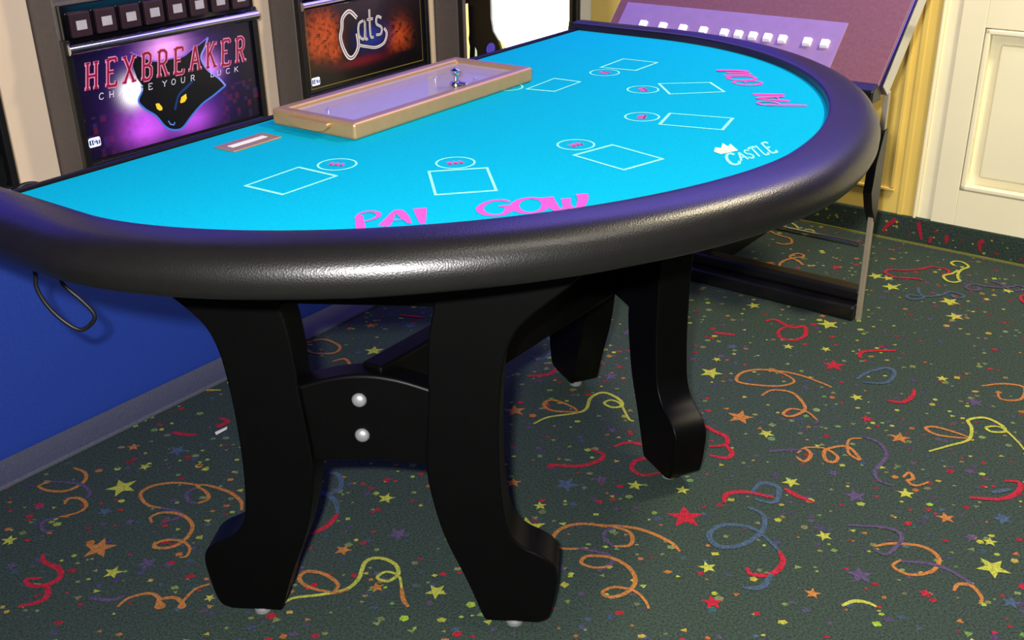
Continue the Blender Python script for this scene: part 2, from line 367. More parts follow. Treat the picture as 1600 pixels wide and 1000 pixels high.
# ---------------------------------------------------------------- materials
M = {}
M['carpet'] = material('carpet_green', srgb(52, 65, 58), 0.95, noise=(240, .6), bump=('noise', 500, .6), spec=.1)
M['carpet_print'] = material('carpet_print', (1, 1, 1), 0.95, noise=(240, .5), attr=True, bump=('noise', 500, .6), spec=.1)
M['cream'] = material('cream_paint', srgb(250, 242, 206), 0.55, noise=(6, .03))
M['yellow'] = material('warm_tinted_paint', srgb(236, 205, 105), 0.5, noise=(6, .04))  # warm lamplight on the wall put into this panel colour
M['wall_plain'] = material('wall_plain', srgb(225, 208, 178), 0.6, noise=(5, .04))
M['upper_wall'] = material('violet_reflect_wall', srgb(44, 34, 140), 0.6, noise=(5, .05))  # unseen wall tone, picked violet for its reflection in the rail
M['ceiling'] = material('ceiling_tile', srgb(46, 42, 80), 0.8, noise=(40, .05))
M['filler'] = material('beige_laminate', srgb(206, 186, 165), 0.5, noise=(9, .03))
M['grey_side'] = material('grey_laminate', srgb(88, 80, 76), 0.5, noise=(90, .12))
M['blue'] = material('blue_laminate', srgb(22, 52, 136), 0.55, noise=(160, .14))
M['grey_carpet'] = material('grey_edge_carpet', srgb(84, 88, 98), 0.95, noise=(420, .45), bump=('noise', 500, .5), spec=.1)
M['black'] = material('black_lacquer', srgb(4, 4, 4), 0.42, noise=(30, .15), spec=.14)
M['black_metal'] = material('black_metal', srgb(14, 14, 16), 0.35, noise=(60, .1))
M['glass_black'] = material('black_glass', srgb(8, 8, 12), 0.08, noise=(4, .1), coat=.5)
M['leather'] = material('black_leather', srgb(18, 17, 16), 0.34, noise=(40, .1), bump=('leather', 420, .10), spec=.55)
M['felt'] = material('cyan_felt', srgb(0, 166, 198), 0.95, noise=(500, .12), bump=('noise', 700, .3), spec=.05)
M['felt_line'] = material('pale_green_print', srgb(150, 245, 225), 0.9, noise=(400, .1), spec=.1)
M['felt_pink'] = material('pink_print', srgb(235, 80, 175), 0.9, noise=(400, .1), spec=.1)
M['felt_cream'] = material('cream_print', srgb(205, 240, 190), 0.9, noise=(400, .1), spec=.1)
M['chrome'] = material('chrome', srgb(215, 215, 220), 0.16, 1.0, noise=(20, .05))
M['satin'] = material('satin_bronze_metal', srgb(168, 134, 90), 0.34, 0.4, noise=(60, .06))
M['satin_inner'] = material('grey_satin_lining', srgb(165, 150, 175), 0.4, 0.3, noise=(60, .1))
M['silver'] = material('zinc', srgb(196, 196, 200), 0.35, 0.7, noise=(50, .06))
M['rubber'] = material('black_rubber', srgb(10, 10, 11), 0.5, noise=(50, .1))
M['art'] = material('printed_glass', (1, 1, 1), 0.25, attr=True, emit=.30, coat=.15, noise=(30, .1))
M['art_dark'] = material('printed_dark', (1, 1, 1), 0.25, attr=True, emit=.2, coat=.1)
M['art_lit'] = material('lit_screen', srgb(255, 252, 245), 0.3, emit=3.0, noise=(8, .02))
M['art_lit_warm'] = material('lit_screen_yellow', srgb(235, 215, 120), 0.3, emit=.8, noise=(30, .1))
M['deck'] = material('lavender_deck_metal', srgb(168, 138, 185), 0.35, 0.4, noise=(30, .06))
M['maroon'] = material('maroon_laminate', srgb(112, 72, 78), 0.45, noise=(120, .16))
M['post'] = material('tan_satin_post', srgb(190, 178, 150), 0.35, 0.5, noise=(40, .06))
M['edge_olive'] = material('olive_carpet_edge', srgb(120, 120, 60), 0.95, noise=(300, .3), spec=.1)
M['violet_sheen_glow'] = material('violet_sheen_glow', srgb(62, 50, 190), 0.3, emit=.9, noise=(5, .2))  # violet glow added to reel windows and console screen, mirrored in the rail
M['key'] = material('white_key', srgb(235, 230, 240), 0.3, emit=.12, noise=(20, .03))
M['paper'] = material('white_paper', srgb(225, 225, 215), 0.8, noise=(50, .05))


def clear_plastic():
    m = bpy.data.materials.new('clear_acrylic')
    m.use_nodes = True
    p = m.node_tree.nodes['Principled BSDF']
    p.inputs['Base Color'].default_value = (*srgb(205, 195, 225), 1)
    p.inputs['Roughness'].default_value = 0.06
    p.inputs['Alpha'].default_value = 0.30
    p.inputs['IOR'].default_value = 1.45
    return m


M['acrylic'] = clear_plastic()

# ---------------------------------------------------------------- floor with printed carpet
random.seed(11)
floor = MB().add([(-4, -2.5, 0), (5, -2.5, 0), (5, 7, 0), (-4, 7, 0)], [(0, 1, 2, 3)]).build('floor', M['carpet'], fix=False)
structure(floor)
PRINT = {'Y': srgb(160, 164, 66), 'O': srgb(162, 106, 56), 'R': srgb(160, 36, 52), 'B': srgb(64, 82, 102),
         'P': srgb(80, 68, 98), 'G': srgb(112, 128, 78)}
print_mb = MB()
layer = [0]


def on_floor(z):
    return lambda a, b: (a, b, z)


def star(mb, x, y, r, col, fn, rot):
    pts = []
    for k in range(10):
        a = rot + k * math.pi / 5
        rr = r if k % 2 == 0 else r * .42
        pts.append((x + rr * math.cos(a), y + rr * math.sin(a)))
    mb.poly(pts, fn, col)


seen = []
for i, (x, y, r, c) in enumerate(STARS):
    if any(math.hypot(x - p, y - q) < .035 for p, q in seen):
        continue
    seen.append((x, y))
    star(print_mb, x, y, r * 1.08, PRINT[c], on_floor(.0008 + .0001 * random.random()), random.uniform(0, 6.28))
for i, (c, pts) in enumerate(RIBBONS):
    line = smooth_line(pts, 6)
    n = len(line)
    wd = .0110 if c in 'RB' else .0080
    w = [wd * (.55 + .45 * math.sin(math.pi * min(1, max(0, k / (n - 1))) ** .8)) for k in range(n)]
    print_mb.ribbon(line, w, on_floor(.0009 + .00012 * (i % 7)), PRINT[c], rise=.0001)


def scatter_dots(mb, n, x0, x1, y0, y1):
    for _ in range(n):
        x, y = random.uniform(x0, x1), random.uniform(y0, y1)
        r = random.choice((.004, .005, .006, .0075, .009))
        c = random.choice('YYGGGRRPPPBBO')
        k = random.choice((3, 4, 5))
        a0 = random.uniform(0, 6.28)
        rr = random.uniform(.6, 1)
        pts = [(x + r * math.cos(a0 + j * 6.283 / k), y + r * rr * math.sin(a0 + j * 6.283 / k)) for j in range(k)]
        cc = [v * random.uniform(.6, 1.05) for v in PRINT[c]]
        mb.poly(pts, on_floor(random.uniform(.0002, .0007)), cc)


scatter_dots(print_mb, 7000, -1.4, 1.9, 1.0, 3.6)
scatter_dots(print_mb, 900, -1.6, 2.2, -.6, 1.0)


def wild_ribbon(mb, x, y):
    """a curled streamer away from the ones drawn one by one"""
    a = random.uniform(0, 6.28)
    pts = []
    turn = random.choice((-1, 1)) * random.uniform(.5, .9)
    for k in range(14):
        pts.append((x, y))
        step = .035 if k % 7 > 2 else .02
        x += step * math.cos(a)
        y += step * math.sin(a)
        a += turn * (1.5 if k % 7 < 4 else -.4)
    line = smooth_line(pts, 4)
    mb.ribbon(line, .008, on_floor(.0018 + random.uniform(0, .0004)), PRINT[random.choice('YOORBP')], rise=.0001)


for _ in range(11):
    wild_ribbon(print_mb, random.uniform(.7, 1.7), random.uniform(2.55, 3.3))
for _ in range(24):
    star(print_mb, random.uniform(.6, 1.7), random.uniform(2.5, 3.3), random.uniform(.014, .03), PRINT[random.choice('YYORP')], on_floor(.0008 + .0001 * random.random()), random.uniform(0, 6.28))
for _ in range(26):
    x, y = random.uniform(-1.6, 2.2), random.uniform(-.6, 1.0)
    wild_ribbon(print_mb, x, y)
    star(print_mb, y, x, random.uniform(.014, .035), PRINT[random.choice('YYORPB')], on_floor(.0008 + .0001 * random.random()), random.uniform(0, 6.28))
carpet_print = print_mb.build('carpet_print', M['carpet_print'], floor, fix=False)
carpet_print['kind'] = 'stuff'

# ---------------------------------------------------------------- room shell
WALL = empty('wall_right', row(3.21, -0.9), -YAW)      # local x = V + 0.9, local y = U - 3.21
structure(WALL)
MB().box(-3.0, 3.0, .02, .12, 0, 2.7).build('wall_board', M['cream'], WALL)
MB().box(-1.2, -.0265, 0, .02, .08, .91).build('warm_tint_panel', M['yellow'], WALL, bevel=.002)
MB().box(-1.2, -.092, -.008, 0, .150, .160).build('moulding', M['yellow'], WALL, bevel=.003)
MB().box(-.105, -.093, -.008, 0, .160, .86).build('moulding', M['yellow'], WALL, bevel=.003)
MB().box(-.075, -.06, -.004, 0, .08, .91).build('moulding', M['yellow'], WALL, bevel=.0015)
MB().box(-.0255, -.017, -.010, .02, .08, .91).build('corner_bead', M['cream'], WALL, bevel=.003)
MB().box(-.0165, .026, .004, .02, .08, .91).build('stile', M['cream'], WALL, bevel=.002)
MB().box(.027, .095, -.006, .02, .08, .91).build('stile', M['cream'], WALL, bevel=.002)
MB().box(.095, 2.9, -.006, .02, .08, .19).build('bottom_rail', M['cream'], WALL, bevel=.002)
MB().box(.095, 2.9, -.006, .02, .655, .78).build('middle_rail', M['cream'], WALL, bevel=.002)
MB().box(-3.0, 3.0, -.016, .019, .95, 2.7).build('upper_wall', M['upper_wall'], WALL)
MB().box(-3.0, 3.0, -.03, .019, .91, .95).build('chair_rail', M['cream'], WALL, bevel=.006)
mo = MB()
for x0, x1, z0, z1 in ((.097, .112, .192, .653), (.097, 2.8, .192, .207), (.097, 2.8, .638, .653)):
    mo.box(x0, x1, -.008, .02, z0, z1)
mo.build('panel_moulding', M['cream'], WALL, bevel=.004)
MB().box(.14, 2.7, .003, .02, .232, .612).build('raised_field', M['cream'], WALL, bevel=.006)

bb = empty('baseboard_right', row(3.21, -0.9), -YAW)
structure(bb)
MB().box(-3.0, 3.0, -.012, .02, 0, .082).build('carpet_strip', M['carpet'], bb, bevel=.003)
bp = MB()
for _ in range(150):
    x, z = random.uniform(-.5, .7), random.uniform(.012, .074)
    r = random.choice((.003, .004, .006))
    bp.poly([(x + r, z), (x, z + r * .8), (x - r, z), (x, z - r * .8)], lambda a, b: (a, -.0126, b), [v * .8 for v in PRINT[random.choice('YYGRPB')]])
for pts in ([(-.105, .020), (-.098, .040), (-.080, .060), (-.074, .070)], [(.012, .018), (.006, .040), (.000, .058), (-.004, .072)], [(.035, .014), (.040, .034)],
            [(.083, .022), (.086, .040), (.078, .046)], [(.185, .018), (.178, .045), (.19, .052)], [(.31, .03), (.33, .05), (.36, .055)]):
    bp.ribbon(smooth_line(pts, 3), [.006 + .006 * min(1, k / 4) for k in range(3 * len(pts) - 2)], lambda a, b: (a, -.0130, b), PRINT['R'])
q = bp.build('carpet_print', M['carpet_print'], bb, fix=False)
q['kind'] = 'stuff'
MB().box(-3.0, 3.0, -.016, -.012, 0, .006).build('bottom_edge', M['edge_olive'], bb)

WL = empty('wall_left', row(1.5, -2.75), -YAW)
structure(WL)
MB().box(-.1, 0, -3.2, 1.83, 0, 2.7).build('wall_board', M['upper_wall'], WL)

ceil = MB().add([(-4, -2.5, 2.7), (5, -2.5, 2.7), (5, 7, 2.7), (-4, 7, 2.7)], [(3, 2, 1, 0)]).build('ceiling', M['ceiling'], fix=False)
structure(ceil)

# grey carpet border at the foot of the machine base
tb = empty('trim_1', row(1.5, -2.0), -YAW)
structure(tb)
MB().box(-.035, .062, -1.4, 1.70, 0.0, .010).build('carpet_border', M['grey_carpet'], tb, bevel=.003)

# ---------------------------------------------------------------- slot machine base
base = empty('machine_base', row(1.5, -2.038), -YAW)
tag(base, 'long bright blue cabinet base under the row of slot machines', 'cabinet base')
MB().box(-.56, 0, -1.4, 1.69, 0, .50).build('blue_front', M['blue'], base, bevel=.004)
MB().box(-.56, -.002, -1.4, 1.69, .501, .52).build('top_ledge', M['black_metal'], base, bevel=.003)

# beige filler strips between the machines
for k, (u0, u1) in enumerate(((1.062, 1.203), (1.697, 1.828), (2.299, 2.441))):
    f = MB().box(-.03, 0, u0 - 1.5, u1 - 1.5, .521, 1.6)
    e = empty('trim_%d' % (k + 2), row(1.5, -2.138), -YAW)
    structure(e)
    f.build('filler_panel', M['filler'], e, bevel=.002)


# ---------------------------------------------------------------- slot machines
def paint_panel(y0, y1, z0, z1, fn, ny=64, nz=36):
    mb = MB()
    for i in range(ny):
        for j in range(nz):
            ya, yb = y0 + (y1 - y0) * i / ny, y0 + (y1 - y0) * (i + 1) / ny
            za, zb = z0 + (z1 - z0) * j / nz, z0 + (z1 - z0) * (j + 1) / nz
            mb.add([(0, ya, za), (0, yb, za), (0, yb, zb), (0, ya, zb)], [(0, 1, 2, 3)], fn((ya + yb) / 2, (za + zb) / 2))
    return mb


def on_glass(x):
    return lambda a, b: (x, a, b)


def machine(U0, width, label, zb):
    """cabinet with a belly glass; local x points out of the front, local y along the row"""
    e = empty('slot_machine', row(U0, -2.040, .52), -YAW)
    tag(e, label, 'slot machine', 'slot machines in a row on the blue base')
    Z = -.52
    MB().box(-.50, -.012, 0, width, 0, 1.10).build('cabinet', M['grey_side'], e, bevel=.003)
    fr = MB()
    fr.box(-.012, .006, .000, .014, zb + Z - .03, .82 + Z)
    fr.box(-.012, .006, width - .014, width, zb + Z - .03, .82 + Z)
    fr.box(-.012, .006, .014, width - .014, zb + Z - .03, zb + Z)
    fr.build('glass_frame', M['black_metal'], e, bevel=.002)
    MB().box(-.011, -.004, .014, width - .014, zb + Z, .82 + Z).build('belly_glass', M['glass_black'], e)
    return e


def shift(pts):
    return [(a, b - .52) for a, b in pts]


def upper_works(e, width, zt, lit):
    """trim bar, button panel and reel window above the belly glass"""
    Z = -.52
    tr = MB()
    tr.tube([(.010, .004, zt + Z), (.010, width - .004, zt + Z)], .011, 14)
    tr.build('trim_bar', M['chrome'], e, smooth=40)
    MB().box(-.012, .004, .006, width - .006, zt + Z + .012, zt + Z + .085).build('button_panel', M['glass_black'], e, bevel=.002)
    for k in range(8):
        y0 = .018 + k * (width - .03) / 8
        w = (width - .03) / 8 - .012
        b = MB().box(.004, .014, y0, y0 + w, zt + Z + .022, zt + Z + .070).build('button', M['button'], e, bevel=.003)
        if lit:
            MB().box(.0142, .0150, y0 + w * .25, y0 + w * .75, zt + Z + .036, zt + Z + .054).build('button_cap', M['button_cap'], b)
    MB().box(-.012, .002, .012, width - .012, zt + Z + .10, 1.0).build('reel_window', M['violet_sheen_glow'], e, bevel=.003)  # glow added for the navy tone of the rail top


M['button_cap'] = material('grey_button_cap', srgb(165, 160, 165), 0.4, noise=(40, .1))
M['button'] = material('dark_button', srgb(44, 26, 34), 0.3, noise=(30, .2), emit=.05)

# --- machine with the black cat glass
m1 = machine(1.205, .495, 'slot machine with purple belly glass showing a black cat head with yellow eyes', .565)
upper_works(m1, .495, .802, True)


def mix(a, b, t):
    t = max(0, min(1, t))
    return tuple(a[k] + (b[k] - a[k]) * t for k in range(3))


def cat_art(y, z):
    def g(key, s, sq=1.0):
        cy, cz = GLOW[key]
        return math.exp(-(((y - cy)) ** 2 + ((z - cz) * sq) ** 2) / (s * s))
    col = srgb(8, 6, 16)
    col = mix(col, srgb(28, 16, 84), min(1, .75 * math.exp(-((y - .235) / .15) ** 2)))
    col = mix(col, srgb(100, 45, 175), .8 * g('ctr', .095, .9))
    col = mix(col, srgb(190, 80, 225), g('mag', .055) * .9)
    col = mix(col, srgb(175, 75, 215), g('low', .05, 1.3) * .9)
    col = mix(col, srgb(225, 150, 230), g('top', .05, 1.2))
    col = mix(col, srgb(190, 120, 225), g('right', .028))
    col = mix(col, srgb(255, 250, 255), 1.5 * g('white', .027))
    random.seed(int(y * 90) * 971 + int(z * 90))
    r = random.random()
    dark = 1 - g('ctr', .14, .8)
    if z < .66 and r > .74 and (y < .16 or y > .36):
        col = mix(col, srgb(120, 25, 60) if r > .87 else srgb(70, 35, 110), .28 * dark)
    if z < .60:
        col = mix(col, srgb(10, 8, 26), (.60 - z) / .02 * .35)
    return col


art = MB()
for i in range(96):
    for j in range(48):
        ya, yb = .016 + .463 * i / 96, .016 + .463 * (i + 1) / 96
        za, zb = .570 + .222 * j / 48, .570 + .222 * (j + 1) / 48
        art.add([(-.0030, ya, za - .52), (-.0030, yb, za - .52), (-.0030, yb, zb - .52), (-.0030, ya, zb - .52)], [(0, 1, 2, 3)],
                cat_art((ya + yb) / 2, (za + zb) / 2))
art_o = art.build('glass_art', M['art'], m1, fix=False)
CATS = shift(CAT)
MB().poly(CATS, on_glass(-.0024), srgb(6, 8, 18)).build('cat_head', M['art_dark'], art_o, fix=False)
rim = MB()
rim.ribbon(smooth_line(CATS[4:17], 4), .0045, on_glass(-.0020), srgb(60, 105, 190))
rim.ribbon(smooth_line(CATS[16:23], 4), .0045, on_glass(-.0020), srgb(120, 130, 215))
rim.ribbon(smooth_line(CATS[22:31] + CATS[:1], 4), .003, on_glass(-.0020), srgb(120, 80, 190))
rim.ribbon(smooth_line(shift(BLUE1), 4), .006, on_glass(-.0019), srgb(20, 45, 95))
rim.ribbon(shift(NOSE), .003, on_glass(-.0019), srgb(80, 120, 190))
rim.build('cat_outline', M['art_dark'], art_o, fix=False)
for ey in EYES:
    MB().poly(shift(ey), on_glass(-.0018), srgb(225, 180, 40)).build('cat_eye', M['art'], art_o, fix=False)
for lay, wt, col in ((-.0014, .165, srgb(190, 120, 155)), (-.0007, .09, srgb(120, 16, 46))):
    t = MB()
    for ch, (b0, b1) in zip('HEXBREAKER', HEXC):
        w = .028
        f = lambda a, b, b0=b0, b1=b1: (lay, b0[0] + (b1[0] - b0[0]) * b + (a - .5) * w, b0[1] + (b1[1] - b0[1]) * b - .52 - (a - .5) * w * .03)
        glyph(t, ch, f, wt, w / .055, serif=.12 if wt > .15 else .085, col=col)
    t.build('title_lettering', M['art'], art_o, fix=False)
for word, cells in (('CHANGE', SUBC[:6]), ('YOUR', SUBC[6:10]), ('LUCK', SUBC[10:])):
    t = MB()
    for ch, (b0, b1) in zip(word, cells):
        w = .0125
        f = lambda a, b, b0=b0, b1=b1: (-.0008, b0[0] + (b1[0] - b0[0]) * b + (a - .5) * w, b0[1] + (b1[1] - b0[1]) * b - .52)
        glyph(t, ch, f, .12, w / .0125, serif=.09, col=srgb(190, 185, 200))
    t.build('subtitle_word', M['art'], art_o, fix=False)


def maker_badge(parent, y, z, s, x):
    b = MB()
    pts = []
    for cy, cz, a0 in ((.010, .006, 0), (-.010, .006, 90), (-.010, -.006, 180), (.010, -.006, 270)):
        for k in range(4):
            a = math.radians(a0 + k * 30)
            pts.append((y + s * (cy + .004 * math.cos(a)), z + s * (cz + .004 * math.sin(a))))
    b.poly(pts, on_glass(x), srgb(225, 230, 245))
    b.poly([(y - s * .0125, z - s * .0052), (y + s * .0125, z - s * .0052), (y + s * .0125, z + s * .0052), (y - s * .0125, z + s * .0052)], on_glass(x + .0004), srgb(30, 40, 110))
    for k, ch in enumerate('IGT'):
        f = lambda a, bb, k=k: (x + .0008, y + s * ((k - 1) * .0078 + (a - .5) * .0068), z + s * (bb - .5) * .0082)
        glyph(b, ch, f, .24, .83, col=srgb(235, 240, 255))
    return b.build('maker_badge', M['art'], parent, fix=False)


maker_badge(art_o, .0325, .6065 - .52, 1.0, -.0024)

# --- machine with the orange big cats glass
m2 = machine(1.83, .470, 'slot machine with black belly glass showing orange fur and a chrome script logo', .583)
upper_works(m2, .470, .80, True)


def fur_art(y, z):
    col = srgb(10, 8, 10)
    random.seed(int(y * 160) * 577 + int(z * 120))
    n = random.random()
    for cy, cz, s in CATS_OR:
        d = math.exp(-(((y - cy) / (s * .62)) ** 2 + ((z - cz) / (s * .8)) ** 2))
        stripe = .5 + .5 * math.sin(y * 190 + 5 * math.sin(z * 90 + cy * 30))
        col = mix(col, mix(srgb(170, 66, 22), srgb(40, 12, 8), stripe * .9 * n + .15), d * 1.2 * min(1, max(0, (z - .63) / .05)))
    col = mix(col, srgb(30, 45, 120), math.exp(-(((y - .25) / .05) ** 2 + ((z - .69) / .03) ** 2)) * .9)
    col = mix(col, srgb(110, 20, 30), .6 * math.exp(-(((y - .21) / .09) ** 2 + ((z - .635) / .012) ** 2)))
    return col


art = MB()
for i in range(90):
    for j in range(46):
        ya, yb = .016 + .438 * i / 90, .016 + .438 * (i + 1) / 90
        za, zb = .586 + .208 * j / 46, .586 + .208 * (j + 1) / 46
        art.add([(-.0030, ya, za - .52), (-.0030, yb, za - .52), (-.0030, yb, zb - .52), (-.0030, ya, zb - .52)], [(0, 1, 2, 3)],
                fur_art((ya + yb) / 2, (za + zb) / 2))
art_o = art.build('glass_art', M['art'], m2, fix=False)
lg = MB()
for col, wx, xx in ((srgb(35, 30, 40), .016, -.0022), (srgb(205, 195, 175), .010, -.0017), (srgb(70, 70, 120), .003, -.0012)):
    cpts = shift(smooth_line([(.20, .745), (.175, .765), (.150, .752)] + CATS_C, 6))
    lg.ribbon(cpts, wx, on_glass(xx), col)
    upts = shift(smooth_line(CATS_U, 6))
    lg.ribbon(upts, wx * .7, on_glass(xx), col)
    # the letters a, t, s standing on the swoosh
    for s in ([(.222, .735), (.205, .728), (.203, .700), (.222, .690), (.228, .735), (.226, .690), (.234, .688)],
              [(.247, .760), (.245, .695), (.256, .688)], [(.236, .735), (.258, .735)],
              [(.290, .732), (.274, .738), (.270, .720), (.288, .708), (.284, .692), (.266, .692)]):
        lg.ribbon(shift(smooth_line(s, 4)), wx * .62, on_glass(xx), col)
lg.build('script_logo', M['art'], art_o, fix=False)
ln = MB()
ln.ribbon([(.022, .595 - .52), (.446, .595 - .52)], .0025, on_glass(-.0020), srgb(95, 85, 30))
ln.ribbon([(.024, .595 - .52), (.024, .79 - .52)], .0025, on_glass(-.0020), srgb(80, 72, 34))
ln.ribbon([(.444, .595 - .52), (.444, .79 - .52)], .0025, on_glass(-.0020), srgb(80, 72, 34))
ln.build('border_line', M['art'], art_o, fix=False)
maker_badge(art_o, .040, .6125 - .52, 1.0, -.0020)

# --- machine with the blown-out lit screen
m3 = machine(2.443, .60, 'slot machine at the far end of the row with a glaring white lit screen', .552)
upper_works(m3, .60, .80, False)
MB().box(.0062, .0075, .001, .0138, -.0, .299).build('grey_edge', M['grey_side'], m3)
MB().poly(shift(M3['yel'] + [(.036, .72), (.026, .72)]), on_glass(-.002)).build('flame_decal', M['art_lit_warm'], m3, fix=False)
MB().poly(shift(M3['wht']), on_glass(-.002)).build('flame_decal', M['felt_cream'], m3, fix=False)
gl = [(.150, .80), (.150, .66)] + M3['glow'][0:2] + [(.205, .566), (.3, .553), (.44, .5475), (.52, .5475), (.535, .56), (.545, .60), (.545, .80)]
MB().prism(shift(gl), lambda a, b, d: (d, a, b), -.003, .002).build('lit_screen', M['art_lit'], m3, fix=True)
MB().prism(shift([(.182, .592), (.205, .564), (.30, .5515), (.36, .5475), (.36, .541), (.205, .541)]), lambda a, b, d: (d, a, b), -.003, .003).build('yellow_fringe', M['art_lit_warm'], m3)
vb = MB().poly([(.135 + .022 * math.cos(k * .628), .575 - .52 + .018 * math.sin(k * .628)) for k in range(10)], on_glass(-.0015), srgb(70, 60, 150))
vb.build('violet_spot', M['art'], m3, fix=False)

# --- black machine at the near end
m0 = machine(.565, .49, 'dark slot machine at the near left end of the row, mostly out of view', .565)
upper_works(m0, .49, .80, False)
kn = MB().lathe([(.004, 0), (.004, .02), (.011, .022), (.012, .030), (.007, .036), (.001, .037)], (.006, .448, .560 - .52), 'x', 16)
kn.build('chrome_knob', M['chrome'], m0, smooth=40)

# cable lying beside the near machine
cb = MB()
p = smooth_line([row(1.035, -2.03, .555), row(1.055, -2.02, .567), row(1.085, -2.02, .560), row(1.105, -2.025, .535), row(1.11, -2.03, .4905 + .0345)], 6)
cb.tube(p, .0045, 8)
tag(cb.build('power_cable', M['rubber'], None, smooth=60), 'short black cable bending down beside the beige strip behind the table corner', 'cable')

# ---------------------------------------------------------------- card table
ZF = .7614
table = empty('card_table', (-.2675, 1.9483, 0), -PHI)      # local x toward the players, local y along the dealer's edge
tag(table, 'half-oval pai gow table with cyan felt, padded black rail and curved black legs', 'card table')
A_, B_, E_, Y0 = .7051, .6120, .1951, .0216


def outline(n=120):
    """felt edge from the near dealer corner round the players' side to the far corner, with outward normals"""
    pts = [(-.02, Y0 - A_), (.06, Y0 - A_), (E_ * .75, Y0 - A_)]
    for k in range(n + 1):
        t = math.pi * k / n
        cx, sx = math.cos(t), math.sin(t)
        m = 2 / 1.6755 if cx > 0 else 2 / 1.9978
        y = Y0 - A_ * (abs(cx) ** m) * (1 if cx >= 0 else -1)
        x = E_ + B_ * (abs(sx) ** m)
        pts.append((x, y))
    pts += [(E_ * .75, Y0 + A_), (.06, Y0 + A_), (-.02, Y0 + A_)]
    return pts


def normals(pts):
    out = []
    n = len(pts)
    for i in range(n):
        a, b = pts[max(0, i - 1)], pts[min(n - 1, i + 1)]
        dx, dy = b[0] - a[0], b[1] - a[1]
        l = math.hypot(dx, dy)
        out.append((dy / l, -dx / l))
    # direction check: front of the table must point to +x
    m = n // 2
    s = 1 if out[m][0] > 0 else -1
    return [(s * a, s * b) for a, b in out]


OUT = outline()
NRM = normals(OUT)
felt_pts = [(x - .0 * n[0], y) for (x, y), n in zip(OUT, NRM)]
felt_pts[0] = (0, Y0 - A_)
felt_pts[-1] = (0, Y0 + A_)
felt = MB().prism(felt_pts, lambda a, b, d: (a, b, d), ZF - .012, ZF).build('felt', M['felt'], table)
prof = [(.000, -.045), (.000, .010), (.002, .0135), (.006, .0150), (.018, .0156), (.032, .0155), (.046, .0148), (.057, .0128), (.067, .0085), (.0755, .0015), (.0815, -.008), (.0845, -.019),
        (.0838, -.031), (.080, -.040), (.0715, -.0460), (.057, -.0490), (.030, -.0500)]
rail = MB()
K = len(prof)
vs, fs = [], []
for (x, y), n in zip(OUT, NRM):
    for o, dz in prof:
        vs.append((x + n[0] * o, y + n[1] * o, ZF + dz))
for i in range(len(OUT) - 1):
    for k in range(K):
        fs.append((i * K + k, i * K + (k + 1) % K, (i + 1) * K + (k + 1) % K, (i + 1) * K + k))
fs.append(list(range(K)))
fs.append(list(range((len(OUT) - 1) * K, len(OUT) * K)))
rail.add(vs, fs).build('padded_rail', M['leather'], table, smooth=50)
inset = [(max(x - n[0] * .07, .01), y - n[1] * .07) for (x, y), n in zip(OUT, NRM)]
MB().prism(inset, lambda a, b, d: (a, b, d), ZF - .075, ZF - .0285).build('under_board', M['black'], table)
MB().box(-.014, 0, Y0 - A_ - .002, Y0 + A_ + .002, ZF - .05, ZF + .004).build('dealer_edge', M['black'], table, bevel=.003)
MB().prism([(x - n[0] * .006, y - n[1] * .006) for (x, y), n in zip(OUT, NRM)], lambda a, b, d: (a, b, d), ZF - .027, ZF - .0125).build('top_board', M['black'], table)

# trestles: (w, z) leg profile, w measured from the middle of the trestle
LEG_OUT = [(.345, .686), (.335, .655), (.312, .628), (.287, .606), (.254, .578), (.226, .546), (.212, .507), (.205, .458), (.201, .397), (.200, .318), (.203, .262),
           (.211, .208), (.232, .178), (.262, .161), (.280, .146), (.287, .125), (.284, .090), (.278, .055), (.270, .036), (.254, .029)]
LEG_IN = [(.170, .029), (.163, .045), (.150, .085), (.137, .120), (.110, .190), (.095, .255), (.088, .310), (.091, .370), (.097, .441), (.098, .485), (.103, .543), (.113, .595), (.118, .686)]
leg_poly = smooth_line(LEG_OUT, 3) + smooth_line(LEG_IN, 3)
TH = .070


